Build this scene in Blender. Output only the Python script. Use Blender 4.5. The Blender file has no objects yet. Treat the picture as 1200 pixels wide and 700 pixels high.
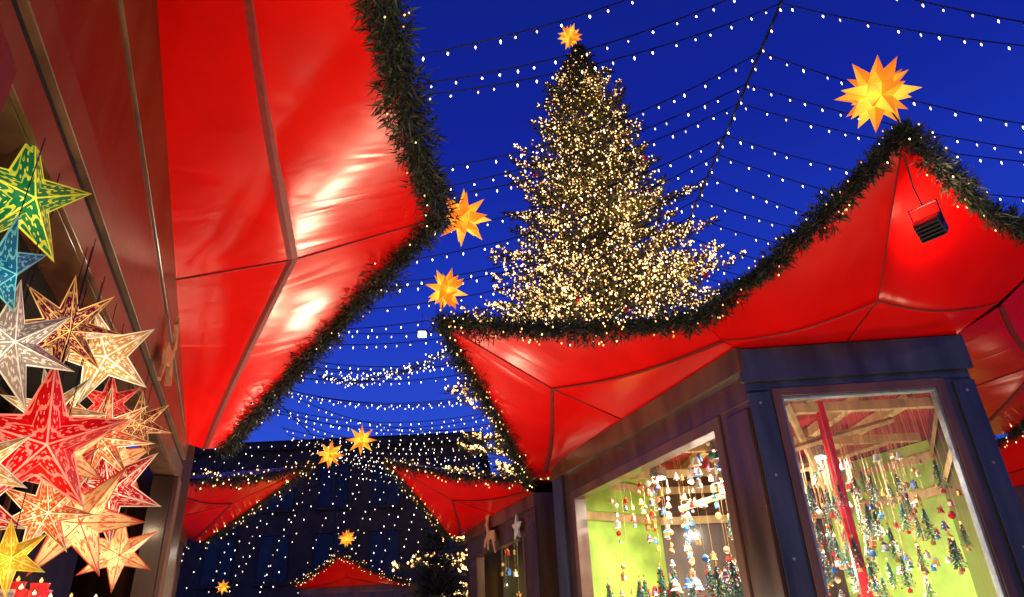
import bpy, bmesh, math, random
from mathutils import Vector, Matrix
import numpy as np
random.seed(7); rng=np.random.default_rng(7)
scene=bpy.context.scene
col=scene.collection
V=Vector
# ------------------------------------------------------------------ materials
def nodes(name):
    m=bpy.data.materials.new(name); m.use_nodes=True
    nt=m.node_tree; b=nt.nodes.get('Principled BSDF')
    return m,nt,b
def setp(b,**k):
    for a,v in k.items():
        n=a.replace('_',' ')
        if n in b.inputs: b.inputs[n].default_value=v
def pmat(name,c,rough=.5,metal=0,bump=0,scale=30,stretch=(1,1,1),var=.25,coat=0,spec=.5,em=None,es=0):
    m,nt,b=nodes(name); N=nt.nodes; L=nt.links
    setp(b,Roughness=rough,Metallic=metal,Coat_Weight=coat,Coat_Roughness=.12,Specular_IOR_Level=spec)
    tc=N.new('ShaderNodeTexCoord'); mp=N.new('ShaderNodeMapping'); mp.inputs['Scale'].default_value=stretch
    L.new(tc.outputs['Object'],mp.inputs['Vector'])
    nz=N.new('ShaderNodeTexNoise'); nz.inputs['Scale'].default_value=scale; nz.inputs['Detail'].default_value=5
    L.new(mp.outputs[0],nz.inputs['Vector'])
    r=N.new('ShaderNodeValToRGB'); r.color_ramp.elements[0].position=.3; r.color_ramp.elements[1].position=.7
    lo=[x*(1-var) for x in c]; hi=[min(1,x*(1+var)) for x in c]
    r.color_ramp.elements[0].color=(*lo,1); r.color_ramp.elements[1].color=(*hi,1)
    L.new(nz.outputs['Fac'],r.inputs[0]); L.new(r.outputs[0],b.inputs['Base Color'])
    if bump:
        bp=N.new('ShaderNodeBump'); bp.inputs['Strength'].default_value=bump; bp.inputs['Distance'].default_value=.01
        L.new(nz.outputs['Fac'],bp.inputs['Height']); L.new(bp.outputs[0],b.inputs['Normal'])
        mr=N.new('ShaderNodeMapRange'); mr.inputs['To Min'].default_value=max(.05,rough-.1); mr.inputs['To Max'].default_value=rough+.15
        L.new(nz.outputs['Fac'],mr.inputs['Value']); L.new(mr.outputs[0],b.inputs['Roughness'])
    if em: b.inputs['Emission Color'].default_value=(*em,1); b.inputs['Emission Strength'].default_value=es
    return m
def emat(name,c,s,sample=False,c2=None):
    m=bpy.data.materials.new(name); m.use_nodes=True; nt=m.node_tree; nt.nodes.clear()
    e=nt.nodes.new('ShaderNodeEmission'); o=nt.nodes.new('ShaderNodeOutputMaterial')
    e.inputs[0].default_value=(*c,1)
    g=nt.nodes.new('ShaderNodeNewGeometry'); mr=nt.nodes.new('ShaderNodeMapRange')
    mr.inputs['To Min'].default_value=s*.3; mr.inputs['To Max'].default_value=s*1.6
    nt.links.new(g.outputs['Random Per Island'],mr.inputs['Value']); nt.links.new(mr.outputs[0],e.inputs[1])
    if c2:
        r=nt.nodes.new('ShaderNodeValToRGB'); r.color_ramp.elements[0].color=(*c,1); r.color_ramp.elements[1].color=(*c2,1)
        nt.links.new(g.outputs['Random Per Island'],r.inputs[0]); nt.links.new(r.outputs[0],e.inputs[0])
    nt.links.new(e.outputs[0],o.inputs[0])
    if not sample:
        try: m.cycles.emission_sampling='NONE'
        except Exception: pass
    return m
def vinyl(name,c,rough=.2):
    m,nt,b=nodes(name);N=nt.nodes;L=nt.links
    setp(b,Roughness=rough,Specular_IOR_Level=.36,Specular_Tint=(1,.75,.65,1))
    uv=N.new('ShaderNodeUVMap'); mp=N.new('ShaderNodeMapping'); mp.inputs['Scale'].default_value=(.8,2.6,1)
    L.new(uv.outputs[0],mp.inputs['Vector'])
    n1=N.new('ShaderNodeTexNoise'); n1.inputs['Scale'].default_value=1.5; n1.inputs['Detail'].default_value=2; n1.inputs['Distortion'].default_value=.9
    L.new(mp.outputs[0],n1.inputs['Vector'])
    tc=N.new('ShaderNodeTexCoord')
    n2=N.new('ShaderNodeTexNoise'); n2.inputs['Scale'].default_value=1.6; n2.inputs['Detail'].default_value=1
    L.new(tc.outputs['Object'],n2.inputs['Vector'])
    n3=N.new('ShaderNodeTexNoise'); n3.inputs['Scale'].default_value=3; n3.inputs['Detail'].default_value=6; L.new(tc.outputs['Object'],n3.inputs['Vector'])
    ad=N.new('ShaderNodeMath'); ad.operation='MULTIPLY_ADD'; L.new(n2.outputs['Fac'],ad.inputs[0]); ad.inputs[1].default_value=2.2; L.new(n1.outputs['Fac'],ad.inputs[2])
    bp=N.new('ShaderNodeBump'); bp.inputs['Strength'].default_value=.28; bp.inputs['Distance'].default_value=.03
    L.new(ad.outputs[0],bp.inputs['Height']); L.new(bp.outputs[0],b.inputs['Normal'])
    r=N.new('ShaderNodeValToRGB'); r.color_ramp.elements[0].position=.3; r.color_ramp.elements[1].position=.75
    r.color_ramp.elements[0].color=(c[0]*.8,c[1]*.8,c[2]*.8,1); r.color_ramp.elements[1].color=(*c,1)
    L.new(n3.outputs['Fac'],r.inputs[0]); L.new(r.outputs[0],b.inputs['Base Color'])
    mr=N.new('ShaderNodeMapRange'); mr.inputs['To Min'].default_value=rough-.03; mr.inputs['To Max'].default_value=rough+.08
    L.new(n3.outputs['Fac'],mr.inputs['Value']); L.new(mr.outputs[0],b.inputs['Roughness'])
    return m
M={}
M['red']=vinyl('red_vinyl',(.86,.004,.003))
M['redd']=pmat('red_vinyl_seam',(.20,.003,.003),.6)
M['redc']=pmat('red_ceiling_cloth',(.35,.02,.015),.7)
M['wood']=pmat('brown_painted_wood',(.070,.032,.016),.34,0,.35,9,(1,1,.12),.5,coat=.3)
M['wood2']=pmat('umber_painted_wood',(.105,.048,.022),.38,0,.35,8,(.6,.6,.15),.5,coat=.2)
M['frame']=pmat('slate_gloss_frame',(.055,.062,.080),.34,.35,.3,10,(1,1,.15),.4)
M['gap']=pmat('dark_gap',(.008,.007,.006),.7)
M['pale']=pmat('pale_pine',(.5,.34,.15),.55,0,.3,12,(1,1,.3),.3)
M['green']=pmat('lime_wall',(.36,.54,.08),.65,0,.2,4,(1,1,1),.3)
M['needle']=pmat('needle_dark',(.009,.022,.010),.6,var=.6,scale=14)
M['needle2']=pmat('needle_olive',(.024,.036,.012),.6,var=.5,scale=14)
M['needle3']=pmat('twig_brown',(.035,.018,.009),.7,var=.5,scale=14)
M['tneedle']=pmat('fir_needle_dark',(.04,.065,.022),.6,var=.5,scale=3)
M['tneedle2']=pmat('fir_needle_olive',(.09,.095,.03),.6,var=.4,scale=3)
M['bark']=pmat('bark',(.06,.04,.025),.85,0,.6,20)
M['wire']=pmat('black_wire',(.006,.006,.008),.5)
M['black']=pmat('black_housing',(.012,.012,.014),.45,.1)
M['bulb_w']=emat('bulb_soft_white',(1,.72,.40),6,c2=(1,.93,.85))
M['bulb_g']=emat('bulb_warm',(1,.42,.09),4,c2=(1,.62,.25))
M['bulb_t']=emat('bulb_tree',(1,.43,.09),3.8,c2=(1,.64,.28))
M['gold']=pmat('gold',(.75,.42,.1),.3,.8)
M['silver']=pmat('silver',(.7,.7,.72),.25,.9)
M['trim']=pmat('grey_glazing_bead',(.22,.24,.27),.4,.3)
M['cer_w']=pmat('ceramic_white',(.75,.72,.66),.25,coat=.4)
M['cer_b']=pmat('ceramic_blue',(.05,.16,.4),.25,coat=.4)
M['cer_r']=pmat('ceramic_red',(.6,.02,.02),.25,coat=.4)
M['cer_g']=pmat('ceramic_teal',(.03,.17,.10),.3,coat=.4)
M['mt']=pmat('mini_tree_green',(.03,.12,.08),.4)
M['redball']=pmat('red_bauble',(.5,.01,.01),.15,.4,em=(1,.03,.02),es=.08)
M['tan']=pmat('plywood_cutout',(.5,.27,.12),.5,0,.2,20)
M['canv']=pmat('dark_red_board',(.16,.018,.015),.5,0,.2,5,(1,1,.2),.4)
def glass():
    m=bpy.data.materials.new('window_glass'); m.use_nodes=True; nt=m.node_tree; nt.nodes.clear()
    t=nt.nodes.new('ShaderNodeBsdfTransparent'); g=nt.nodes.new('ShaderNodeBsdfGlossy'); g.inputs['Roughness'].default_value=.03
    f=nt.nodes.new('ShaderNodeFresnel'); f.inputs['IOR'].default_value=1.45
    mx=nt.nodes.new('ShaderNodeMixShader'); o=nt.nodes.new('ShaderNodeOutputMaterial')
    nt.links.new(f.outputs[0],mx.inputs[0]); nt.links.new(t.outputs[0],mx.inputs[1]); nt.links.new(g.outputs[0],mx.inputs[2]); nt.links.new(mx.outputs[0],o.inputs[0])
    return m
M['glass']=glass()
def starmat(name,c,s):
    m,nt,b=nodes(name); N=nt.nodes;L=nt.links
    b.inputs['Base Color'].default_value=(*c,1); b.inputs['Roughness'].default_value=.6
    uv=N.new('ShaderNodeUVMap'); sp=N.new('ShaderNodeSeparateXYZ'); L.new(uv.outputs[0],sp.inputs[0])
    mr=N.new('ShaderNodeMapRange'); mr.inputs['To Min'].default_value=s*1.35; mr.inputs['To Max'].default_value=s*.6
    L.new(sp.outputs[0],mr.inputs['Value']); b.inputs['Emission Color'].default_value=(*c,1); L.new(mr.outputs[0],b.inputs['Emission Strength'])
    return m
M['st1']=starmat('star_facet_bright',(1,.50,.04),1.05)  # one yellow paper; facet shading put in as three glow tones
M['st2']=starmat('star_facet_mid',(1,.36,.018),.88)
M['st3']=starmat('star_facet_dim',(1,.23,.01),.72)
def papermat(name,ca,cb,sa,sb,freq=26,vs=9):
    """printed / pierced paper lit from inside: ca paper, cb pierced pattern"""
    m,nt,b=nodes(name); N=nt.nodes;L=nt.links
    uv=N.new('ShaderNodeUVMap'); sp=N.new('ShaderNodeSeparateXYZ'); L.new(uv.outputs[0],sp.inputs[0])
    def mth(op,a,bb=None,c=None):
        n=N.new('ShaderNodeMath'); n.operation=op
        for i,x in enumerate((a,bb,c)):
            if x is None: continue
            if isinstance(x,(int,float)): n.inputs[i].default_value=x
            else: L.new(x,n.inputs[i])
        return n.outputs[0]
    u,v=sp.outputs[0],sp.outputs[1]
    w=mth('MULTIPLY_ADD',v,.6,u)
    border=mth('GREATER_THAN',w,.94)
    ridge=mth('LESS_THAN',v,.045)
    wav=mth('MULTIPLY',mth('SINE',mth('MULTIPLY',v,11)),1.5)
    sc=mth('GREATER_THAN',mth('SINE',mth('ADD',mth('MULTIPLY',w,freq),wav)),.86)
    vo=N.new('ShaderNodeTexVoronoi'); vo.inputs['Scale'].default_value=vs*1.3; vo.inputs['Randomness'].default_value=.55
    L.new(uv.outputs[0],vo.inputs['Vector']); 
    ringa=mth('LESS_THAN',vo.outputs['Distance'],.34); ringb=mth('GREATER_THAN',vo.outputs['Distance'],.2)
    dot=mth('LESS_THAN',vo.outputs['Distance'],.10)
    fl=mth('MAXIMUM',mth('MULTIPLY',ringa,ringb),dot)
    inner=mth('MULTIPLY',fl,mth('LESS_THAN',w,.86))
    f=mth('MAXIMUM',mth('MAXIMUM',border,ridge),mth('MAXIMUM',mth('MULTIPLY',sc,.7),mth('MULTIPLY',inner,.9)))
    mx=N.new('ShaderNodeMix'); mx.data_type='RGBA'; L.new(f,mx.inputs['Factor']); mx.inputs['A'].default_value=(*ca,1); mx.inputs['B'].default_value=(*cb,1)
    dk=N.new('ShaderNodeMix'); dk.data_type='RGBA'; dk.blend_type='MULTIPLY'; dk.inputs['Factor'].default_value=1; L.new(mx.outputs['Result'],dk.inputs['A']); dk.inputs['B'].default_value=(.4,.4,.4,1)
    L.new(dk.outputs['Result'],b.inputs['Base Color']); L.new(mx.outputs['Result'],b.inputs['Emission Color'])
    st=mth('MULTIPLY_ADD',f,sb-sa,sa)
    fall=mth('SUBTRACT',2.2,mth('MULTIPLY',u,1.95))
    g=N.new('ShaderNodeNewGeometry'); ri=mth('MULTIPLY_ADD',g.outputs['Random Per Island'],.9,.28)  # random glow per facet puts facet shading into the emission
    L.new(mth('MULTIPLY',mth('MULTIPLY',st,fall),ri),b.inputs['Emission Strength']); b.inputs['Roughness'].default_value=.35
    return m
# ------------------------------------------------------------------ mesh builder
class MB:
    def __init__(s): s.v=[];s.f=[];s.m=[];s.uv=[];s.mats=[]
    def mi(s,k):
        if k not in s.mats: s.mats.append(k)
        return s.mats.index(k)
    def add(s,vs,fs,k,uvs=None):
        o=len(s.v); s.v+=[tuple(x) for x in vs]; i=s.mi(k)
        s.uv+= uvs if uvs else [(0,0)]*len(vs)
        for f in fs: s.f.append([o+j for j in f]); s.m.append(i)
    def hexa(s,c,ex,ey,ez,k):
        c=V(c);vs=[]
        for a in(-1,1):
            for b in(-1,1):
                for d in(-1,1): vs.append(c+ex*a+ey*b+ez*d)
        s.add(vs,[(0,1,3,2),(4,6,7,5),(0,4,5,1),(2,3,7,6),(0,2,6,4),(1,5,7,3)],k)
    def box(s,c,size,k,rz=0):
        s.hexa(c,V((math.cos(rz),math.sin(rz),0))*size[0]/2,V((-math.sin(rz),math.cos(rz),0))*size[1]/2,V((0,0,size[2]/2)),k)
    def tube(s,pts,r,k,n=6,r2=None,cap=True):
        pts=[V(p) for p in pts]; ring=[]
        for i,p in enumerate(pts):
            t=(pts[min(i+1,len(pts)-1)]-pts[max(i-1,0)]).normalized()
            a=t.cross(V((0,0,1))); 
            if a.length<.05: a=t.cross(V((1,0,0)))
            a.normalize(); b=t.cross(a)
            rr=r if r2 is None else r+(r2-r)*i/(len(pts)-1)
            for j in range(n):
                q=2*math.pi*j/n; ring.append(p+a*math.cos(q)*rr+b*math.sin(q)*rr)
        fs=[]
        for i in range(len(pts)-1):
            for j in range(n):
                fs.append((i*n+j,i*n+(j+1)%n,(i+1)*n+(j+1)%n,(i+1)*n+j))
        if cap: fs+= [tuple(range(n)),tuple(range((len(pts)-1)*n,len(pts)*n))]
        s.add(ring,fs,k)
    def lathe(s,c,prof,k,n=10):
        vs=[];fs=[]
        for (r,z) in prof:
            for j in range(n):
                q=2*math.pi*j/n; vs.append((c[0]+r*math.cos(q),c[1]+r*math.sin(q),c[2]+z))
        for i in range(len(prof)-1):
            for j in range(n): fs.append((i*n+j,i*n+(j+1)%n,(i+1)*n+(j+1)%n,(i+1)*n+j))
        fs+=[tuple(range(n)),tuple(range((len(prof)-1)*n,len(prof)*n))]
        s.add(vs,fs,k)
    def bulb(s,p,r,h,k):
        x,y,z=p
        s.add([(x+r,y,z),(x,y+r,z),(x-r,y,z),(x,y-r,z),(x,y,z+h),(x,y,z-h)],
              [(0,1,4),(1,2,4),(2,3,4),(3,0,4),(1,0,5),(2,1,5),(3,2,5),(0,3,5)],k)
    def obj(s,name,parent=None,smooth=False,bevel=0):
        me=bpy.data.meshes.new(name); me.from_pydata(s.v,[],s.f)
        for k in s.mats: me.materials.append(M[k])
        me.polygons.foreach_set('material_index',s.m)
        ul=me.uv_layers.new(name='UVMap'); li=np.empty(len(me.loops),dtype=np.int32); me.loops.foreach_get('vertex_index',li)
        ul.data.foreach_set('uv',np.array(s.uv,dtype=np.float32)[li].ravel())
        if smooth: me.polygons.foreach_set('use_smooth',[True]*len(me.polygons))
        me.update(); o=bpy.data.objects.new(name,me); col.objects.link(o)
        if parent: o.parent=parent
        if bevel:
            b=o.modifiers.new('bevel','BEVEL'); b.width=bevel; b.segments=2; b.limit_method='ANGLE'
        return o
def empty(name,loc=(0,0,0)):
    o=bpy.data.objects.new(name,None); o.empty_display_size=.2; col.objects.link(o); return o
def tris(mb,P,k):
    n=len(P); o=len(mb.v); mb.v+=[tuple(x) for x in P.reshape(-1,3)]; mb.uv+=[(0,0)]*(3*n)
    i=mb.mi(k); mb.f+=[[o+3*j,o+3*j+1,o+3*j+2] for j in range(n)]; mb.m+=[i]*n
# ------------------------------------------------------------------ garland
def resample(pts,step):
    pts=[np.array(p,float) for p in pts]
    seg=[np.linalg.norm(pts[i+1]-pts[i]) for i in range(len(pts)-1)]; L=sum(seg); n=max(2,int(L/step))
    res=[]
    for t in np.linspace(0,L,n):
        d=t;i=0
        while i<len(seg)-1 and d>seg[i]: d-=seg[i]; i+=1
        res.append(pts[i]+(pts[i+1]-pts[i])*min(1,d/max(seg[i],1e-6)))
    return np.array(res),L
def garland(mb,pts,rad=.07,dens=2600,lights=22,lr=.006,lk='bulb_g',nl=.042):
    base,L=resample(pts,.03)
    base=base+rng.normal(0,.007,base.shape)
    n=int(L*dens)
    idx=rng.integers(0,len(base)-1,n); fr=rng.random(n)[:,None]
    c=base[idx]*(1-fr)+base[idx+1]*fr
    tan=base[np.minimum(idx+3,len(base)-1)]-base[np.maximum(idx-3,0)]; tan/=np.linalg.norm(tan,axis=1)[:,None]
    dirs=rng.normal(size=(n,3)); dirs/=np.linalg.norm(dirs,axis=1)[:,None]
    lump=.88+.45*np.sin(idx*.41+rng.random())*np.sin(idx*.17)
    start=c+dirs*(rng.random(n)[:,None]*rad*lump[:,None])
    out=dirs+tan*rng.choice([-.8,.8],n)[:,None]*.7+rng.normal(size=(n,3))*.4; out/=np.linalg.norm(out,axis=1)[:,None]
    ln=(nl*(.5+1.0*rng.random(n)))[:,None]
    side=np.cross(out,rng.normal(size=(n,3))); side/=np.linalg.norm(side,axis=1)[:,None]
    wd=.0035+.002*rng.random(n)[:,None]
    P=np.stack([start+side*wd,start-side*wd,start+out*ln],1)
    w=rng.random(n)
    tris(mb,P[w<.6],'needle');tris(mb,P[(w>=.6)&(w<.84)],'needle2');tris(mb,P[w>=.84],'needle3')
    mb.tube([tuple(b) for b in base[::4]],.016,'needle3',5)
    for i in range(int(L*lights)):
        j=rng.integers(0,len(base)); d=rng.normal(size=3); d/=np.linalg.norm(d)
        p=base[j]+d*rad*(.75+.5*rng.random()); mb.bulb(p,lr,lr*1.5,lk)
# ------------------------------------------------------------------ prow canopy
def lerp(a,b,t): return V(a)*(1-t)+V(b)*t
def prow(par,A,B,T,VA,VB,zt=3.0,crease=.4,sag=.05,glights=22,gdens=2600,grad=.09,lr=.006,ribs=True,ribw=.022,fold0=.08,fk=.5,tM=.5,zM=None,zB=None):
    A=V((*A,zt));B=V((*B,zt if zB is None else zB));T=V(T);VA=V(VA);VB=V(VB);Mm=lerp(A,B,tM)
    if zM is not None: Mm.z=zM
    mb=MB(); N=28
    inw=(Mm-T); inw.z=0; inw.normalize()
    def edge(v,Vv):
        e=lerp(T,Vv,v); return e+(inw*.07+V((0,0,-sag)))*math.sin(math.pi*v)
    def S(u,v,Aa,Vv):
        p=lerp(lerp(Mm,Aa,v),edge(v,Vv),u)
        fold=-fold0*(1-abs(u-crease)/(crease if u<crease else 1-crease))*(1-fk*v)
        return p+V((0,0,fold-.02*math.sin(math.pi*v)*math.sin(math.pi*u)))
    us=sorted(set([crease*i/8 for i in range(9)]+[crease+(1-crease)*i/12 for i in range(13)])); K=len(us)-1
    for Aa,Vv,sg in((A,VA,0),(B,VB,3)):
        vs=[];fs=[];uv=[]
        for i in range(N+1):
            for j in range(K+1):
                v=i/N;u=us[j]; vs.append(S(u,v,Aa,Vv)); uv.append((u,v*(Aa-Mm).length+sg))
        for i in range(N):
            for j in range(K): a=i*(K+1)+j; fs.append((a,a+1,a+K+2,a+K+1))
        mb.add(vs,fs,'red',uv)
    c=mb.obj('canopy_membrane',par,True)
    if ribs:
        rb=MB()
        for Aa,Vv in((A,VA),(B,VB)):
            pts=[S(crease,v/N,Aa,Vv)+V((0,0,-.005)) for v in range(0,N+1)]
            for i in range(N):
                p,q=pts[i],pts[i+1]; w=inw*ribw
                rb.add([p-w+V((0,0,.004)),p,p+w+V((0,0,.004)),q+w+V((0,0,.004)),q,q-w+V((0,0,.004))],[(0,1,4,5),(1,2,3,4)],'redd')
        sp=[S(u,0,A,VA)+V((0,0,-.004)) for u in us]
        rb.tube(sp,.004,'redd',6)
        rb.obj('canopy_seams',par)
    g=MB()
    pts=[edge(i/16,VA) for i in range(16,-1,-1)]+[edge(i/16,VB) for i in range(1,17)]
    garland(g,[tuple(p) for p in pts],grad,gdens,glights,lr)
    g.obj('fir_garland',par)
    h=MB(); h.tube(pts,.012,'redd',6); h.obj('canopy_hem',par)
    return pts
def roof(par,outline,apex):
    mb=MB(); n=len(outline); vs=[V(p)+V((0,0,.03)) for p in outline]+[V(apex)]
    mb.add(vs,[(i,(i+1)%n,n) for i in range(n)],'red',[(0,i*.3) for i in range(n)]+[(1,0)])
    mb.obj('tent_roof',par)
# ------------------------------------------------------------------ walls
def wallface(mb,A,B,out,opening=None,ztop=3.0,th=.10,k='wood',kf='wood2',zb=.0,lint=None):
    A=V((*A,0));B=V((*B,0));u=(B-A).normalized();n=V((*out,0)).normalized();L=(B-A).length
    def bx(s0,s1,o0,o1,z0,z1,kk):
        c=A+u*(s0+s1)/2+n*(o0+o1)/2+V((0,0,(z0+z1)/2)); mb.hexa(c,u*(s1-s0)/2,n*(o1-o0)/2,V((0,0,(z1-z0)/2)),kk)
    if not opening:
        bx(.0,L,-th,0,zb,ztop,k)
        return bx
    s0,s1,z0,z1=opening
    bx(0,L,-th,0,z1,ztop,lint or k); bx(0,s0,-th,0,zb,z1-.002,k); bx(s1,L,-th,0,zb,z1-.002,k); bx(s0+.001,s1-.001,-th,0,zb,z0,k)
    return bx
def spot(par,loc,target,power,size,color=(1,.82,.62),name='lamp'):
    l=bpy.data.lights.new(name,'AREA'); l.energy=power; l.shape='DISK'; l.size=size; l.color=color
    o=bpy.data.objects.new(name,l); col.objects.link(o); o.location=loc
    o.rotation_euler=(V(target)-V(loc)).to_track_quat('-Z','Y').to_euler(); 
    if par: o.parent=par
    return o
def point(par,loc,power,color,size=.08,name='lamp'):
    l=bpy.data.lights.new(name,'POINT'); l.energy=power; l.color=color; l.shadow_soft_size=size; q=bpy.data.objects.new(name,l); col.objects.link(q); q.location=loc
    if par: q.parent=par
M['lampface']=emat('lamp_face',(1,.9,.72),14)
def flood_or_fill_light(loc,target,power,name='flood_or_fill_light',size=.16,stand=None,color=(1,.74,.5),hang=None):  # builds the real hanging lamps and also the added fill stands
    e=empty(name); loc=V(loc); d=(V(target)-loc).normalized(); a=d.cross(V((0,0,1))).normalized(); b=a.cross(d)
    mb=MB(); mb.hexa(loc-d*.045,a*size*.55,b*size*.45,d*.04,'black')
    for i in range(5): mb.hexa(loc-d*.095+b*size*(-.36+.18*i),a*size*.5,b*.004,d*.015,'black')
    mb.hexa(loc-d*.001,a*size*.45,b*size*.35,d*.003,'lampface')
    mb.tube([loc-d*.05+a*size*.6,loc-d*.05+a*size*.62+V((0,0,.12)),loc-d*.05-a*size*.62+V((0,0,.12)),loc-d*.05-a*size*.6],.006,'black',6)
    if stand is not None: mb.tube([loc-d*.06-V((0,0,.05)),V((loc.x,loc.y,.03))],.02,'black',8); mb.lathe((loc.x,loc.y,0),[(.2,0),(.2,.03),(.05,.05)],'black',14)
    if hang is not None: mb.tube([loc+V((0,0,.12))-d*.05]+[V(h) for h in hang],.005,'black',6)
    mb.obj('housing',e,bevel=.003); spot(e,loc+d*.02,target,power,size*.9,color)
    return e
# ------------------------------------------------------------------ stars
def moravian(loc,R,name='star_lantern',hang=None,seed=0):
    rd=random.Random(seed); bm=bmesh.new(); t=1+math.sqrt(2)
    for p in ((1,1,t),(1,t,1),(t,1,1)):
        for a in(-1,1):
            for b in(-1,1):
                for c in(-1,1): bm.verts.new(V((p[0]*a,p[1]*b,p[2]*c)).normalized()*R*.44)
    bmesh.ops.convex_hull(bm,input=bm.verts); bmesh.ops.dissolve_limit(bm,angle_limit=.02,verts=bm.verts,edges=bm.edges)
    mb=MB(); rot=Matrix.Rotation(rd.uniform(.1,.7),3,'Z')@Matrix.Rotation(rd.uniform(.2,.5),3,'X')
    for f in bm.faces:
        c=f.calc_center_median().normalized(); vs=[v.co.copy() for v in f.verts]; ln=R*(1 if len(vs)==4 else .86)
        for i in range(len(vs)):
            a,b=vs[i],vs[(i+1)%len(vs)]
            mb.add([rot@a,rot@b,rot@(c*ln)],[(0,1,2)],('st1','st2','st3')[min(2,int(rd.random()*3))],[(0,0),(0,1),(1,.5)])
    bm.free()
    if hang: mb.tube([V(hang)-V(loc),V((0,0,R*.3))],.004,'wire',5)
    o=mb.obj(name); o.location=loc; return o
def paperstar(loc,R,n,mat,facing,name='paper_star',depth=.3,tilt=0,inner=.4,hang=.5):
    f=V(facing).normalized(); a=f.cross(V((0,0,1))).normalized(); b=a.cross(f); mb=MB()
    for sgn in(1,-1):
        C=f*R*depth*sgn
        for i in range(n):
            q=tilt+2*math.pi*i/n; h=math.pi/n
            T=(a*math.sin(q)+b*math.cos(q))*R
            for s2 in(-1,1):
                I=(a*math.sin(q+s2*h)+b*math.cos(q+s2*h))*R*inner
                mid=(T*.35+f*R*depth*.62*sgn)
                mb.add([C,mid,I,T],[(0,1,2),(1,3,2)],mat,[(0,0),(.4,0),(.4,1),(1,0)])
    mb.tube([V((0,0,R*.5)),V((0,0,R+hang))],.0014,'wire',5)
    o=mb.obj(name); o.location=loc; return o
# ================================================================== WORLD, CAMERA
w=bpy.data.worlds.new('World'); scene.world=w; w.use_nodes=True; nt=w.node_tree; nt.nodes.clear()
N=nt.nodes; L=nt.links
sky=N.new('ShaderNodeTexSky'); sky.sky_type='NISHITA'; sky.sun_disc=False; sky.sun_elevation=math.radians(-3); sky.sun_rotation=math.radians(200)
b1=N.new('ShaderNodeBackground'); b1.inputs[1].default_value=.05; L.new(sky.outputs[0],b1.inputs[0])
tc=N.new('ShaderNodeTexCoord'); sp=N.new('ShaderNodeSeparateXYZ'); L.new(tc.outputs['Generated'],sp.inputs[0])
rp=N.new('ShaderNodeValToRGB'); L.new(sp.outputs[2],rp.inputs[0]); cr=rp.color_ramp
cr.elements[0].position=0; cr.elements[0].color=(.05,.14,.66,1)
cr.elements[1].position=1; cr.elements[1].color=(.003,.008,.12,1)
for p,c in((.22,(.024,.080,.66)),(.42,(.010,.038,.50)),(.62,(.004,.016,.32))):
    e=cr.elements.new(p); e.color=(*c,1)
b2=N.new('ShaderNodeBackground'); L.new(rp.outputs[0],b2.inputs[0]); b2.inputs[1].default_value=1
ad=N.new('ShaderNodeAddShader'); o=N.new('ShaderNodeOutputWorld'); L.new(b1.outputs[0],ad.inputs[0]); L.new(b2.outputs[0],ad.inputs[1]); L.new(ad.outputs[0],o.inputs[0])
sl=bpy.data.lights.new('sun','SUN'); sl.energy=.03; sl.angle=.3; sl.color=(.6,.7,1); so=bpy.data.objects.new('sun',sl); col.objects.link(so); so.rotation_euler=(math.radians(80),0,math.radians(200)); so.location=(0,0,30)
cam=bpy.data.cameras.new('camera'); co=bpy.data.objects.new('camera',cam); col.objects.link(co); scene.camera=co
cam.lens=24; cam.sensor_width=36; cam.clip_end=2000; cam.clip_start=.02
p=math.radians(26.7); r=math.radians(2.74)
R0=V((1,0,0));U0=V((0,-math.sin(p),math.cos(p)));FF=V((0,math.cos(p),math.sin(p)))
Rr=math.cos(r)*R0-math.sin(r)*U0; Uu=math.sin(r)*R0+math.cos(r)*U0
m3=Matrix((Rr,Uu,-FF)).transposed(); co.matrix_world=Matrix.Translation((0,0,1.6))@m3.to_4x4()
try: scene.view_settings.view_transform='Standard'; scene.view_settings.look='None'
except Exception: pass
# ================================================================== GROUND
gm,gnt,gb=nodes('granite_setts'); br=gnt.nodes.new('ShaderNodeTexBrick'); br.inputs['Scale'].default_value=5
br.inputs['Color1'].default_value=(.07,.065,.06,1);br.inputs['Color2'].default_value=(.12,.11,.10,1);br.inputs['Mortar'].default_value=(.03,.03,.03,1)
t=gnt.nodes.new('ShaderNodeTexCoord'); gnt.links.new(t.outputs['Object'],br.inputs['Vector']); gnt.links.new(br.outputs[0],gb.inputs['Base Color']); gb.inputs['Roughness'].default_value=.5
M['setts']=gm
g=MB(); g.add([(-300,-300,0),(300,-300,0),(300,300,0),(-300,300,0)],[(0,1,2,3)],'setts'); g.obj('ground')
# ================================================================== STALL 1 (right, near)
nL=V((-.94,-.342,0)); uL=V((-.342,.94,0))
s1=empty('market_stall')
P=[(1.24,3.55),(2.42,3.49),(3.55,5.75),(3.0,6.9),(1.25,6.85),(.31,6.13)]
def nrm(A,B):
    d=V((B[0]-A[0],B[1]-A[1])); return (d.y/d.length,-d.x/d.length)
mb=MB()
bx=wallface(mb,P[0],P[5],(-.94,-.342),(.27,2.42,1.05,2.70))
bx(.27,.33,-.09,.012,1.05,2.70,'wood2');bx(2.35,2.42,-.09,.012,1.05,2.70,'wood2');bx(.33,2.35,-.09,.012,2.63,2.70,'wood2');bx(.25,2.44,-.12,.10,1.0,1.05,'wood2')
bx(-.0,.20,.0,.02,0,2.66,'wood');bx(-.03,2.78,.0,.035,2.86,3.0,'wood2')
bx(2.55,2.76,.0,.03,0,2.86,'frame')
bx2=wallface(mb,P[0],P[1],nrm(P[0],P[1]),(.13,1.035,1.05,2.76),k='frame',kf='frame')
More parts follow.
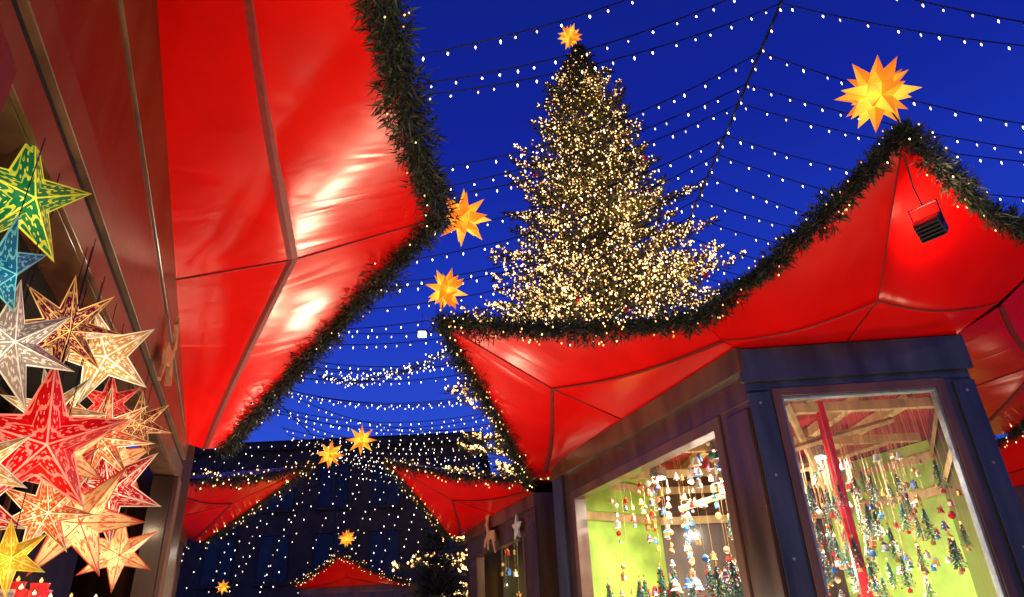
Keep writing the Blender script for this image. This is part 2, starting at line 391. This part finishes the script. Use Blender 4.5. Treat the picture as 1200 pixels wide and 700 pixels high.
bx2(.13,.175,-.06,.015,1.05,2.76,'wood2');bx2(.99,1.035,-.06,.015,1.05,2.76,'wood2');bx2(.175,.99,-.06,.015,2.715,2.76,'wood2');bx2(.1,1.06,-.1,.08,1.0,1.05,'frame')
bx2(.175,.190,-.05,.0,1.05,2.715,'trim');bx2(.975,.99,-.05,.0,1.05,2.715,'trim');bx2(.190,.975,-.05,.0,2.70,2.715,'trim')
bx2(0,.11,.0,.025,0,2.74,'frame');bx2(1.07,1.18,.0,.025,0,2.74,'frame');bx2(-.02,1.2,.0,.03,2.80,2.99,'frame')
bx3=wallface(mb,P[1],P[2],nrm(P[1],P[2]))
for i in(2,3,4): wallface(mb,P[i],P[(i+1)%6],nrm(P[i],P[(i+1)%6]))
# bolts and door hinge plates on the corner frame
for z in(1.9,2.3,2.68):
    for s in(.055,1.125): bx2(s-.007,s+.007,.025,.031,z-.007,z+.007,'trim')
mb.obj('timber_walls',s1,bevel=.004)
gl=MB()
def pane(mb,A,u,s0,s1_,z0,z1,off,n):
    A=V((*A,0));u=V((*u,0)).normalized();n=V((*n,0)).normalized()
    mb.add([A+u*s0+n*off+V((0,0,z0)),A+u*s1_+n*off+V((0,0,z0)),A+u*s1_+n*off+V((0,0,z1)),A+u*s0+n*off+V((0,0,z1))],[(0,1,2,3)],'glass')
pane(gl,P[0],(1.18,-.06),.190,.975,1.05,2.70,-.03,nrm(P[0],P[1]))
gl.obj('window_pane',s1)
it=MB()
def inset(poly,d):
    c=V((sum(p[0] for p in poly)/len(poly),sum(p[1] for p in poly)/len(poly))); return [(c+(V(p)-c)*(1-d)) for p in poly]
Pi=inset(P,.07)
for i in(1,2,3,4):
    a,b=Pi[i],Pi[(i+1)%6]; it.add([(a.x,a.y,.1),(b.x,b.y,.1),(b.x,b.y,2.97),(a.x,a.y,2.97)],[(0,1,2,3)],'green')
    for z in(2.52,2.8):
        it.add([(a.x*.98+.02*1.95,a.y*.98+.02*5,z),(b.x*.98+.02*1.95,b.y*.98+.02*5,z),(b.x*.98+.02*1.95,b.y*.98+.02*5,z+.07),(a.x*.98+.02*1.95,a.y*.98+.02*5,z+.07)],[(0,1,2,3)],'pale')
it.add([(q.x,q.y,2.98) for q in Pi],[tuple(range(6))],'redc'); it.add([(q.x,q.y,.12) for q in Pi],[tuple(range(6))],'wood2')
for i in range(5):
    it.hexa((1.15+.36*i,5.1+.1*i,2.935),V((.03,.01,0)),V((-.02,1.1,0)),V((0,0,.035)),'pale')
for y,h in((4.3,.85),(5.2,1.1),(6.1,1.0)): it.hexa((1.9 if y<5 else 1.95,y,2.865),V((h,0,0)),V((0,.025,0)),V((0,0,.03)),'pale')
for a,b in(((1.3,4.2,2.5),(2.5,4.5,2.82)),((1.2,5.4,2.45),(2.8,5.2,2.84)),((1.6,3.95,2.8),(2.3,5.3,2.5))): it.tube([a,b],.022,'pale',4)
it.tube([(1.95,4.3,.1),(1.95,4.3,2.9)],.032,'cer_r',10)
for z in(1.4,1.75): it.box((2.2,6.35,z),(1.5,.3,.03),'pale')
it.obj('interior_fitout',s1)
def orn(mb,x,y,ztop,ln,rd,kind=None,sc=1):
    mb.tube([(x,y,ztop),(x,y,ztop-ln)],.0012,'tan',3)
    z=ztop-ln; kk=rd.choice(['cer_w','gold','cer_b','cer_r','silver','cer_w','tan','cer_g','tan']); k2=rd.choice(['cer_w','cer_r','gold','cer_b']); s=rd.uniform(.6,1.15)*sc
    kind=kind if kind is not None else rd.randrange(4)
    if kind==0:
        mb.lathe((x,y,z),[(.004*s,0),(.014*s,-.006),(.020*s,-.03*s),(.026*s,-.05*s),(.036*s,-.062*s),(.034*s,-.064*s)],kk,10); mb.lathe((x,y,z-.06*s),[(.004,0),(.009*s,-.008*s),(.004,-.018*s)],k2,6)
        mb.lathe((x,y,z-.035*s),[(.0235*s,0),(.0255*s,-.008*s)],k2,10)
    elif kind==1:
        mb.lathe((x,y,z-.03*s),[(.005,.03*s),(.018*s,.022*s),(.027*s,.006*s),(.027*s,-.008*s),(.016*s,-.023*s),(.003,-.029*s)],kk,10)
    elif kind==2:
        mb.box((x,y,z-.04*s),(.04*s,.04*s,.05*s),kk,rd.random()); mb.lathe((x,y,z-.015*s),[(.036*s,0),(.003,.03*s)],k2,4); mb.box((x,y,z-.068*s),(.05*s,.05*s,.006),k2)
    else:
        mb.lathe((x,y,z-.075*s),[(.03*s,0),(.022*s,.025*s),(.010*s,.05*s),(.006*s,.053*s)],k2,8); mb.lathe((x,y,z-.02*s),[(.004,-.006),(.012*s,0),(.012*s,.01*s),(.003,.019*s)],'tan',8)
        for sg in(-1,1): mb.add([(x,y,z-.03*s),(x+sg*.03*s,y,z-.02*s),(x+sg*.02*s,y+.003,z-.055*s)],[(0,1,2)],'gold')
def minitree(mb,x,y,z,h,rd):
    mb.lathe((x,y,z),[(.05*h,0),(.07*h,.02*h),(.07*h,.1*h),(.02*h,.11*h),(.02*h,.18*h)],rd.choice(['cer_r','gold','tan']),8)
    for i in range(22):
        b=.16+.8*i/22; rr=.25*(1-b)+.015; q=rd.random()*6.28
        for j in range(6):
            q+=1.047+rd.uniform(-.2,.2); c=V((x,y,z+(b+.05)*h)); e=V((x+rr*h*math.cos(q),y+rr*h*math.sin(q),z+(b-.02)*h)); sd=V((-math.sin(q),math.cos(q),0))*.03*h
            mb.add([c,e+sd,e-sd],[(0,1,2)],'mt')
            if rd.random()<.16: mb.bulb(e,.011*h*3,.011*h*3,rd.choice(['cer_r','cer_w','gold','cer_b','silver','redball']))
    mb.bulb((x,y,z+h*1.03),.010,.02,'gold')
rd=random.Random(3)
oo=MB()
for i in range(72):
    s=rd.uniform(.36,2.3); o_=-rd.uniform(.15,.8); q=V((*P[0],0))+uL*s+nL*o_
    x,y=q.x,q.y; zt=2.84; ln=rd.uniform(.10,.95) if rd.random()<.6 else rd.uniform(.1,.4)
    orn(oo,x,y,zt,ln,rd,sc=.8)
    for k in range(rd.randrange(0,5)): orn(oo,x+rd.uniform(-.01,.01),y+rd.uniform(-.01,.01),zt-ln-.07*(k+1),.0,rd,sc=.75)
for i in range(40):
    s=rd.uniform(.4,2.3); q=V((*P[0],0))+uL*s-nL*rd.uniform(.15,.5); minitree(oo,q.x,q.y,1.66+rd.uniform(0,.1),rd.uniform(.20,.3),rd) if i%2 else orn(oo,q.x,q.y,1.95,.02,rd,0)
for i in range(70):
    x=rd.uniform(1.5,2.7);y=rd.uniform(4.0,5.3); z=rd.uniform(1.72,2.3)
    if x<1.95 and rd.random()<.6: z=2.2
    if y>4.9: x=min(x,2.5)
    oo.tube([(x,y,2.9),(x,y,z+.2)],.0012,'tan',3); minitree(oo,x,y,z,rd.uniform(.14,.22),rd)
for i in range(80):
    x=rd.uniform(1.95,2.7);y=rd.uniform(3.9,5.2); orn(oo,x,y,2.88,rd.uniform(.25,1.0),rd,sc=.7)
oo.obj('hanging_ornaments',s1)
lp=MB()
cl=[(V((*P[0],0))+uL*.95-nL*.45),(V((*P[0],0))+uL*1.75-nL*.45),(V((2.15,4.9,0)))]
for q in cl:
    lp.lathe((q.x,q.y,2.68),[(.06,0),(.065,.01),(.065,.07),(.03,.10)],'silver',14); lp.lathe((q.x,q.y,2.675),[(.001,0),(.05,0),(.05,.003),(.001,.004)],'lampface',14)
    spot(s1,(q.x,q.y,2.66),(q.x+.1,q.y+.15,0),48,.12,(1,.93,.78))
lp.obj('ceiling_spotlights',s1)
for loc,pw in(((1.5,5.4,2.0),30),((2.3,5.0,1.6),38),((1.75,4.0,1.5),26)): point(s1,loc,pw,(1,.9,.7),.08,'interior_fill')  # unseen fill points added to brighten the stall interior
pA=prow(s1,P[0],P[5],(-.51,4.29,3.6),(1.02,3.42,3.14),(.05,6.1,2.86),glights=70,lr=.0052,gdens=4000,fold0=.05)
pC=prow(s1,P[0],P[1],(1.83,2.48,3.62),(1.02,3.42,3.14),(2.88,3.12,3.33),glights=34,lr=.0044,grad=.075,gdens=4600,fold0=.20,fk=.9,ribw=.009)
n3=nrm(P[1],P[2]); T3=(V(P[1])+V(P[2]))/2+V(n3)*1.5
pR=prow(s1,P[1],P[2],(T3.x,T3.y,3.5),(2.88,3.12,3.33),(4.15,5.75,3.0),glights=30)
roof(s1,[tuple(q) for q in pA[::-1]]+[tuple(q) for q in pC]+[tuple(q) for q in pR]+[(3.1,7.1,3.05),(1.2,7.1,3.05)],(1.95,5.2,3.62))
# ================================================================== STALL 2 (left, near)
s2=empty('market_stall')
Q=[(-2.45,4.89),(-.75,.19),(-3.57,-.83),(-5.27,3.87),(-3.3,5.35)]
n2=V((.94,.342,0)); u2=V((.342,-.94,0))
mb=MB()
bx=wallface(mb,Q[0],Q[1],(.94,.342),(.22,4.1,.95,2.72),th=.13)
bx(-.02,5.0,.0,.03,2.885,3.0,'wood2');bx(-.02,5.0,.0,.018,2.72,2.84,'wood2');bx(-.02,5.0,.0005,.006,2.84,2.885,'gap')
bx(0,.2,.0,.03,0,2.72,'wood2')
bx(4.1,4.5,.0,.04,0,2.72,'canv')
def zr(s): return 3.0+(1.28*s/5.0)
q0=V((*Q[0],0))
for (a0,a1,off,kk) in((0.0,.47,.012,'wood'),(.49,1.0,.022,'wood2')):
    vs=[]
    for o_ in(off,off-.05):
        for s,zz in((.02,a0),(5.0,a0),(5.0,a1),(.02,a1)):
            z0=3.003; vs.append(q0+u2*s+n2*o_+V((0,0,z0+(zr(s)+.02-z0)*zz)))
    mb.add(vs,[(0,1,2,3),(7,6,5,4),(0,4,5,1),(3,2,6,7),(1,5,6,2),(0,3,7,4)],kk)
mb.add([q0+u2*.02+n2*-.045+V((0,0,3.003)),q0+u2*5+n2*-.045+V((0,0,3.003)),q0+u2*5+n2*-.045+V((0,0,zr(5))),q0+u2*.02+n2*-.045+V((0,0,zr(0)))],[(0,1,2,3)],'gap')
for i in(1,2,3,4): wallface(mb,Q[i],Q[(i+1)%5],nrm(Q[i],Q[(i+1)%5]) if i!=3 else (-.3,.9))
mb.obj('timber_walls',s2,bevel=.004)
it=MB()
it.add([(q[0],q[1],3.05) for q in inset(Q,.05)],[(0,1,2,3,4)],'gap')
for s in np.arange(.5,4.2,.32):
    q=V((*Q[0],0))+u2*s-n2*.75; it.hexa((q.x,q.y,2.1),u2*.012,n2*.012,V((0,0,.9)),'wood2')
for z in np.arange(1.3,3.0,.2):
    q=V((*Q[0],0))+u2*2.3-n2*.77; it.hexa((q.x,q.y,z),u2*2.0,n2*.01,V((0,0,.010)),'wood2')
for z in(1.2,1.72): 
    q=V((*Q[0],0))+u2*2.2-n2*.3; it.hexa((q.x,q.y,z),u2*1.9,n2*.22,V((0,0,.015)),'pale')
it.obj('interior_shelves',s2)
pB=prow(s2,(Q[0][0]+.02*.94,Q[0][1]+.02*.34),(Q[1][0]+.02*.94,Q[1][1]+.02*.34),(-.36,2.99,3.6),(-2.28,5.2,3.04),(-.22,.25,3.28),glights=8,gdens=4600,grad=.10,lr=.0036,crease=.46,ribw=.03,tM=.35,zM=3.45,zB=4.28,fold0=.05)
roof(s2,[tuple(q) for q in pB]+[(-3.6,-1,3.0),(-5.4,3.9,3.0)],(-1.9,1.5,5.6))
# ================================================================== other stalls
def backstall(P0,P5,out,win,zt=3.6,tip=None,pw=40):
    s=empty('market_stall'); A=V((*P0,0));B=V((*P5,0));n=V((*out,0)).normalized();u=(B-A).normalized();L=(B-A).length
    pol=[A,B,B-n*.6+u*.5,B-n*2.0+u*.5,B-n*2.6,A-n*2.6,A-n*1.2-u*.15]
    mb=MB(); bx=wallface(mb,P0,P5,out,win)
    bx(win[0],win[0]+.06,-.09,.012,win[2],win[3],'wood2');bx(win[1]-.06,win[1],-.09,.012,win[2],win[3],'wood2');bx(0,L,.0,.03,2.86,3.0,'wood2');bx(0,.14,0,.02,0,2.86,'wood')
    for i in range(1,len(pol)):
        a=pol[i];b=pol[(i+1)%len(pol)]; d=(b-a); o=V((d.y,-d.x,0)); 
        c=sum(pol,V((0,0,0)))/len(pol)
        if (a-c).dot(o)<0:o=-o
        wallface(mb,(a.x,a.y),(b.x,b.y),(o.x,o.y))
    mb.obj('timber_walls',s,bevel=.004)
    it=MB(); q0=A-n*1.6;q1=B-n*1.6
    it.add([q0,q1,q1+V((0,0,2.95)),q0+V((0,0,2.95))],[(0,1,2,3)],'green'); it.add([A-n*.1+V((0,0,2.96)),B-n*.1+V((0,0,2.96)),B-n*2.5+V((0,0,2.96)),A-n*2.5+V((0,0,2.96))],[(0,1,2,3)],'pale')
    rr=random.Random(5)
    for i in range(26):
        q=A+u*rr.uniform(win[0],win[1])-n*rr.uniform(.15,.8); orn(it,q.x,q.y,2.9,rr.uniform(.1,.9),rr)
    it.obj('interior_fitout',s)
    c=(A+B)/2-n*.8; spot(s,(c.x,c.y,2.8),(c.x,c.y,0),40,.2,(1,.85,.6),'ceiling_lamp')
    T=tip or tuple((A+B)/2+n*1.38+V((0,0,zt)))
    va=A-u*.1+n*.25+V((0,0,3.1));vb=B+u*.1+n*.25+V((0,0,2.95))
    pp=prow(s,P0,P5,T,va,vb,glights=38,gdens=1900,lr=.0075,grad=.095)
    roof(s,[tuple(q) for q in pp]+[tuple(B-n*2.7+V((0,0,2.95))),tuple(A-n*2.7+V((0,0,2.95)))],tuple((A+B)/2-n*1.3+V((0,0,3.3))))
    f=(A+B)/2+n*1.5+V((0,0,1.2)); flood_or_fill_light(f,(A+B)/2+n*.6+V((0,0,3.3)),pw,stand=1,size=.2)  # stand added in front of the stall to light its canopy
    return s
s3=backstall((.15,7.35),(-.78,9.93),(-.94,-.342),(.4,2.3,1.05,2.62),pw=24)
s4=backstall((-3.4,6.55),(-4.33,9.1),(.94,.342),(.4,2.2,1.05,2.62),pw=26)
s5=backstall((-5.6,18.3),(-2.9,18.1),(-0.04,-1),(.4,2.3,1.05,2.62),pw=22)
s6=backstall((4.7,8.6),(7.4,8.2),(-.15,-1),(.4,2.3,1.05,2.62),pw=16)
# ================================================================== cut-outs
def reindeer(loc,u,n,s,k,name):
    pts=[(-.5,-.45),(-.38,-.2),(-.45,.0),(-.42,.14),(-.2,.16),(.1,.18),(.22,.38),(.18,.55),(.05,.62),(.08,.66),(.2,.62),(.16,.8),(.22,.8),(.26,.6),(.34,.74),(.38,.72),(.31,.5),(.46,.4),(.44,.34),(.34,.33),(.3,.1),(.52,-.02),(.62,-.2),(.56,-.22),(.44,-.1),(.24,-.06),(.3,-.3),(.22,-.32),(.14,-.06),(-.15,-.06),(-.28,-.24),(-.42,-.48)]
    u=V(u);n=V(n);vs=[u*a*s+V((0,0,b*s)) for a,b in pts]; m=len(vs); mb=MB()
    mb.add([v+n*.008 for v in vs]+[v-n*.008 for v in vs],[tuple(range(m)),tuple(range(2*m-1,m-1,-1))]+[(i,i+m,(i+1)%m+m,(i+1)%m) for i in range(m)],k)
    o=mb.obj(name); o.location=loc; return o
q=V((*Q[0],0))+u2*1.75+n2*.06; reindeer((q.x,q.y,2.98),-u2,n2,.34,'tan','reindeer_cutout')
q=V((.15,7.35,0))+uL*1.45+nL*.06; reindeer((q.x,q.y,2.75),uL,nL,.42,'tan','reindeer_cutout')
q=V((.15,7.35,0))+uL*.5+nL*.05
mb=MB(); pts=[]
for i in range(10):
    a=math.pi*i/5; rr=.14 if i%2==0 else .06; pts.append(uL*rr*math.sin(a)+V((0,0,rr*math.cos(a))))
mb.add([v+nL*.01 for v in pts]+[v-nL*.01 for v in pts],[tuple(range(10)),tuple(range(19,9,-1))]+[(i,i+10,(i+1)%10+10,(i+1)%10) for i in range(10)],'cer_w'); o=mb.obj('wooden_star'); o.location=(q.x,q.y,2.72)
# ================================================================== star lanterns
moravian((1.80,2.53,3.88),.19,seed=1,hang=(1.83,2.48,3.6))
moravian((-.46,4.27,3.84),.165,seed=2,hang=(-.51,4.29,3.6))
moravian((-.25,3.14,3.69),.165,seed=3,hang=(-.36,2.99,3.6))
moravian((-1.90,8.1,3.86),.19,seed=4,hang=(-1.6,8.2,3.6))
moravian((-2.35,8.4,3.78),.18,seed=5,hang=(-2.58,8.27,3.6))
moravian((-4.15,16.8,3.95),.22,seed=6,hang=(-4.2,16.85,3.6))
moravian((-6.4,15.5,2.9),.16,seed=7);moravian((-6.3,14.6,2.35),.14,seed=8)
# ================================================================== paper stars left
pm=[('ps_green',(.01,.20,.05),(.85,.75,.04),.5,.8,16,6),('ps_teal',(.0,.14,.26),(.2,.65,.6),.35,.5,16,6),('ps_silver',(.55,.40,.30),(1,.82,.58),.3,.8,20,6),
('ps_purple',(.22,.01,.05),(1,.50,.12),.3,1.1,24,9),('ps_gold',(1,.42,.11),(1,.85,.5),.6,1.35,18,6),('ps_red',(.80,.003,.004),(1,.26,.16),.6,1.0,22,8),
('ps_orange',(1,.13,.02),(1,.70,.33),.7,1.4,18,7),('ps_pink',(.85,.008,.012),(1,.66,.40),.5,1.3,26,8),('ps_cream',(1,.52,.18),(1,.10,.03),1.1,.6,14,5),('ps_yellow',(1,.45,.02),(1,.8,.1),.7,1.1,14,5)]
for nme,ca,cb,sa,sb,fq,vs in pm: M[nme]=papermat(nme,ca,cb,sa,sb,fq,vs)
for loc,R_,n_,mt,ti,fcc in [((-1.46,1.67,2.86),.22,5,'ps_green',.3,(.9,-.3,-.3)),((-1.39,1.60,2.57),.16,5,'ps_teal',.5,(.8,.1,-.3)),((-1.45,1.77,2.42),.20,7,'ps_silver',.1,(.8,-.5,-.1)),
 ((-1.62,2.22,2.68),.20,8,'ps_purple',.2,(.7,-.5,-.4)),((-1.80,2.75,2.80),.23,5,'ps_gold',.45,(.6,-.7,-.4)),((-1.56,2.17,2.25),.27,5,'ps_red',.15,(.7,-.6,-.3)),
 ((-1.90,3.00,2.51),.24,8,'ps_orange',.0,(.6,-.7,-.3)),((-2.05,3.40,2.36),.28,6,'ps_pink',.3,(.6,-.7,-.3)),((-1.84,2.90,2.13),.26,6,'ps_cream',.55,(.6,-.7,-.3)),
 ((-1.60,2.22,1.90),.12,6,'ps_yellow',.2,(.7,-.6,-.1)),((-1.50,1.85,2.10),.15,6,'ps_gold',.2,(.7,-.6,-.1)),((-2.02,3.5,2.72),.18,7,'ps_purple',.1,(.6,-.7,-.3)),((-2.1,3.7,2.1),.2,6,'ps_cream',.1,(.6,-.7,-.3)),((-1.78,2.5,2.45),.19,7,'ps_gold',.4,(.6,-.7,-.3)),
 ((-1.68,2.45,2.08),.17,7,'ps_orange',.25,(.7,-.6,-.2)),((-2.15,3.6,2.55),.2,5,'ps_cream',.25,(.7,-.6,-.2)),((-1.72,2.5,2.3),.2,6,'ps_cream',.1,(.6,-.6,-.3)),((-1.7,2.1,2.05),.2,6,'ps_pink',.2,(.7,-.6,-.3)),((-1.95,3.1,2.7),.16,6,'ps_red',.2,(.7,-.6,-.3)),((-1.9,2.8,2.3),.17,5,'ps_red',.5,(.6,-.7,-.2))]:
    f_=.8; lc=(loc[0]*f_,loc[1]*f_,1.6+(loc[2]-1.6)*f_)
    paperstar(lc,R_*f_,n_,mt,fcc,tilt=ti,hang=max(.02,2.74-lc[2]-R_*f_))
mb=MB(); rr=random.Random(9)
M['gl_r']=pmat('lantern_glass_red',(.6,.02,.03),.1,em=(1,.05,.03),es=.4);M['gl_o']=pmat('lantern_glass_amber',(.7,.3,.02),.1,em=(1,.4,.03),es=.7);M['gl_b']=pmat('lantern_glass_pink',(.6,.1,.3),.1,em=(1,.15,.3),es=.3)
for i in range(90):
    q=V((*Q[0],0))+u2*rr.uniform(1.0,3.7)-n2*rr.uniform(.10,.45); k=rr.choice(['gl_r','gl_o','gl_b','gl_r','cer_w','gold']); h=rr.uniform(.5,1.0)
    mb.lathe((q.x,q.y,1.736),[(.02*h,0),(.045*h,.03),(.05*h,.08),(.03*h,.12*h),(.034*h,.14*h)],k,14)
    mb.bulb((q.x,q.y,1.736+.15*h),.008,.012,'bulb_g')
mb.obj('glass_lanterns',smooth=True)
# ================================================================== big christmas tree
def conifer(name,loc,H,Rb,zlow,levels,blades,lights,seed,lr=.028,blen=.22,bw=.03,orns=0,mats=('tneedle','tneedle2')):
    rg=np.random.default_rng(seed); x0,y0=loc; mb=MB()
    mb.tube([(x0,y0,H*i/8) for i in range(9)],H*.013,'bark',10,r2=.02)
    allP=[];K=[];LP=[]
    for li in range(levels):
        f=(li+rg.random()*.8)/levels; z=zlow+(H*.985-zlow)*f
        rad=Rb*(1-f)**.84*(1+.13*math.sin(li*1.3))+.10
        nb=int(8+9*(1-f))
        for b in range(nb):
            az=rg.random()*6.283; ln=rad*(.66+.48*rg.random()); 
            up=.10+.55*f
            d=np.array([math.cos(az),math.sin(az),0.])
            n=int(blades*(.35+ln/Rb)); t=rg.random(n)**.7
            droop=-.28*t*(1-f)+.18*t**3
            c=np.array([x0,y0,z])+d[None]*(t*ln)[:,None]; c[:,2]+=(t*ln)*(up-.25)+droop*ln*.8
            side=np.array([-d[1],d[0],0.]); spread=(1-t)*.34*ln*(t>.12)+.06
            sgn=rg.uniform(-1,1,n); c+=side[None]*(sgn*spread)[:,None]; c[:,2]+=rg.normal(0,.05,n)-np.abs(sgn)*.06
            out=d[None]*.8+side[None]*sgn[:,None]*.9+rg.normal(0,.35,(n,3)); out[:,2]+=.15; out/=np.linalg.norm(out,axis=1)[:,None]
            l=(blen*(.5+rg.random(n)))[:,None]; sd=np.cross(out,rg.normal(size=(n,3))); sd/=np.linalg.norm(sd,axis=1)[:,None]
            w_=(bw*(.6+.8*rg.random(n)))[:,None]
            allP.append(np.stack([c+sd*w_,c-sd*w_,c+out*l],1)); K.append(rg.random(n))
            mb.tube([(x0+d[0]*ln*q*.95,y0+d[1]*ln*q*.95,z+ln*q*(up-.25)+(-.28*q*(1-f)+.18*q**3)*ln*.8) for q in(0,.33,.66,1)],.03*(1.3-f),'bark',4,r2=.006,cap=False)
            nlg=rg.poisson(lights*ln/Rb*(1.6 if f<.45 else 1.0)+1.5) if lights else 0
            for _ in range(nlg):
                tt=rg.random()**.45; j=np.array([x0,y0,z])+d*tt*ln*1.02; j[2]+=tt*ln*(up-.25)+(-.28*tt*(1-f)+.18*tt**3)*ln*.8+rg.normal(0,.05)+.04
                j+=side*rg.uniform(-1,1)*((1-tt)*.34*ln+.05); LP.append(j)
    P_=np.concatenate(allP);K=np.concatenate(K)
    tris(mb,P_[K<.6],mats[0]);tris(mb,P_[(K>=.6)&(K<.9)],mats[1]);tris(mb,P_[K>=.9],'needle3')
    for j in LP: s_=rg.uniform(.65,1.35); mb.bulb(j,lr*s_,lr*1.3*s_,'bulb_t')
    for i in range(orns):
        f=rg.random()**1.3; z=zlow+(H-zlow)*f; rad=Rb*(1-f)**.86*.9; az=rg.random()*6.283
        mb.lathe((x0+rad*math.cos(az),y0+rad*math.sin(az),z),[(.01,.09),(.06,.07),(.09,0),(.06,-.07),(.01,-.09)],'redball',8)
    return mb.obj(name)
ct=conifer('christmas_tree',(3.05,20),23.0,5.6,4.0,62,140,50,11,lr=.027,orns=24)
for i in range(10):
    f=(i+.5)/10; z=6+16*f; rad=5.4*(1-f)**.86*.68; az=-2.2+1.9*((i*.618)%1)
    point(ct,(3.05+rad*math.cos(az),20+rad*math.sin(az),z),70*(1-.6*f),(1,.56,.18),.15,'tree_light_glow')
moravian((2.85,20,23.4),.55,name='tree_topper_star',seed=9)
conifer('spruce_tree',(-1.35,11.1),3.2,.75,.4,18,60,0,12,blen=.10,bw=.012,mats=('needle','needle2'))
# ================================================================== string lights
mb=MB(); rs=np.random.default_rng(21)
def zc(dx): return 9.0-.55*abs(dx)+.045*dx*dx
for i in range(37):
    y=4.6+.63*i+rs.uniform(-.14,.14); xr=3.75-.02*(y-6)
    jz=rs.uniform(-.15,.15); js=rs.uniform(.90,1.10); sk=.05*math.sin(i*1.7)
    for sg in(-1,1):
        xs=np.linspace(0,11,45); pts=[]
        for dx in xs:
            x=xr+sg*dx; 
            if y>15.8 and abs(x-2.95)<3.2: continue
            pts.append((x,y+sk*dx,zc(dx*js)+jz*min(1,dx/3)))
        if len(pts)>2: mb.tube(pts,.010,'wire',4,cap=False)
        dx=rs.uniform(.05,.25)
        while dx<11:
            x=xr+sg*dx
            if not(y>15.8 and abs(x-2.95)<3.2):
                z=zc(dx*js)+jz*min(1,dx/3); ox=rs.normal(0,.015); mb.tube([(x,y+sk*dx,z),(x+ox,y+sk*dx,z-.05)],.006,'wire',3,cap=False)
                mb.bulb((x+ox,y+sk*dx,z-.07),.0125,.032*rs.uniform(.6,1.2),'bulb_w')
            dx+=.27*rs.uniform(.7,1.3)
mb.tube([(3.80,3.5,9.02),(3.75,6,9.0),(3.6,12,8.98),(3.45,16.8,8.97)],.022,'wire',6)
for y in np.arange(4,16.5,.35): mb.bulb((3.75-.02*(y-6),y,8.93),.014,.03,'bulb_w')
for x in(-7.3,14.7): mb.tube([(x,3,8.45),(x,28,8.45)],.015,'wire',5)
mb.obj('string_lights')
mb=MB()
for x,y in((-7.4,4),(-7.4,28),(14.8,4),(14.8,28)): mb.tube([(x,y,0),(x,y,8.7)],.07,'black',10,r2=.045); mb.lathe((x,y,0),[(.16,0),(.16,.05),(.09,.4)],'black',12)
mb.obj('light_mast')
g=MB(); garland(g,[(-4.3,14,6.95),(-3.4,13.8,6.72),(-2.3,13.4,6.75),(-1.1,13,7.1)],.12,400,38,.013,'bulb_w',.1); g.obj('fir_garland')
flood_or_fill_light((-2.05,14,7.85),(-1,6,3),30,size=.2,color=(1,.97,.85),hang=[(-2.05,14.0,8.4)])
# ================================================================== building
mb=MB(); M['facade']=pmat('dark_facade',(.05,.04,.036),.8,0,.3,1.2); M['rooft']=pmat('slate_roof',(.03,.03,.035),.8,0,.3,3)
M['dim']=pmat('window_dark',(.01,.012,.02),.3)
mb.box((-15,35,5),(26,10,10),'facade'); 
mb.add([(-28.4,29.6,10),(-1.6,29.6,10),(-1.6,40.4,10),(-28.4,40.4,10),(-25,35,11.2),(-5,35,11.2)],[(0,1,5,4),(1,2,5),(2,3,4,5),(3,0,4)],'rooft')
mb.box((-15,29.85,9.8),(26.5,.3,.35),'rooft')
for i in range(11):
    for j in range(3):
        x=-26.5+2.3*i; z=2.2+2.9*j; mb.box((x,29.96,z),(1.2,.1,1.8),'dim'); mb.box((x,29.93,z+.98),(1.4,.16,.12),'facade'); mb.box((x,29.93,z-.98),(1.5,.2,.1),'facade'); mb.box((x,29.90,z),(.06,.06,1.8),'facade')
mb.obj('office_building')
mb=MB()
for i in range(26):
    x=-15.5+.52*i+rs.uniform(-.15,.15); z=9.7; k=rs.uniform(1.8,2.8)
    mb.tube([(x-k*t_-.5*math.sin(math.pi*t_),29.4-1.8*t_,9.7-8.2*t_) for t_ in(0,.25,.5,.75,1)],.008,'wire',3,cap=False)
    while z>2:
        t_=(9.7-z)/8.2; mb.bulb((x-k*t_-.5*math.sin(math.pi*t_),29.4-1.8*t_,z),.017,.03,'bulb_w'); z-=.42*rs.uniform(.6,1.4)
mb.obj('curtain_lights')
# ================================================================== hanging lamp and added fill lights
flood_or_fill_light((-1.50,5.40,1.28),(-.8,2.6,3.4),50,stand=1,size=.30)  # unseen stand added to give the left canopy its highlight
flood_or_fill_light((1.95,2.70,3.24),(2.25,2.95,3.6),3.5,size=.10,hang=[(1.9,2.66,3.42),(1.84,2.55,3.58)])
flood_or_fill_light((.35,.3,.45),(-1.0,2.6,3.3),62,stand=1,size=.3)  # added fill stand below the view, lifts the left canopy
flood_or_fill_light((-.2,-.6,.5),(1.8,3.0,3.4),50,stand=1,size=.3)  # added fill stand behind the camera for the front canopy
flood_or_fill_light((-2.0,5.4,.6),(0,4.8,3.3),34,stand=1,size=.3)  # out-of-view stand added to light the right stall's alley canopy
flood_or_fill_light((4.0,3.2,.6),(3.6,4.8,3.2),22,stand=1,size=.3)  # extra stand added for the underlit canopy at far right
q=V((*Q[0],0))+u2*2.2-n2*.35; spot(s2,(q.x,q.y,2.64),(q.x,q.y,0),20,.15,(1,.7,.4),'stall_fill')  # unseen light added inside the left stall
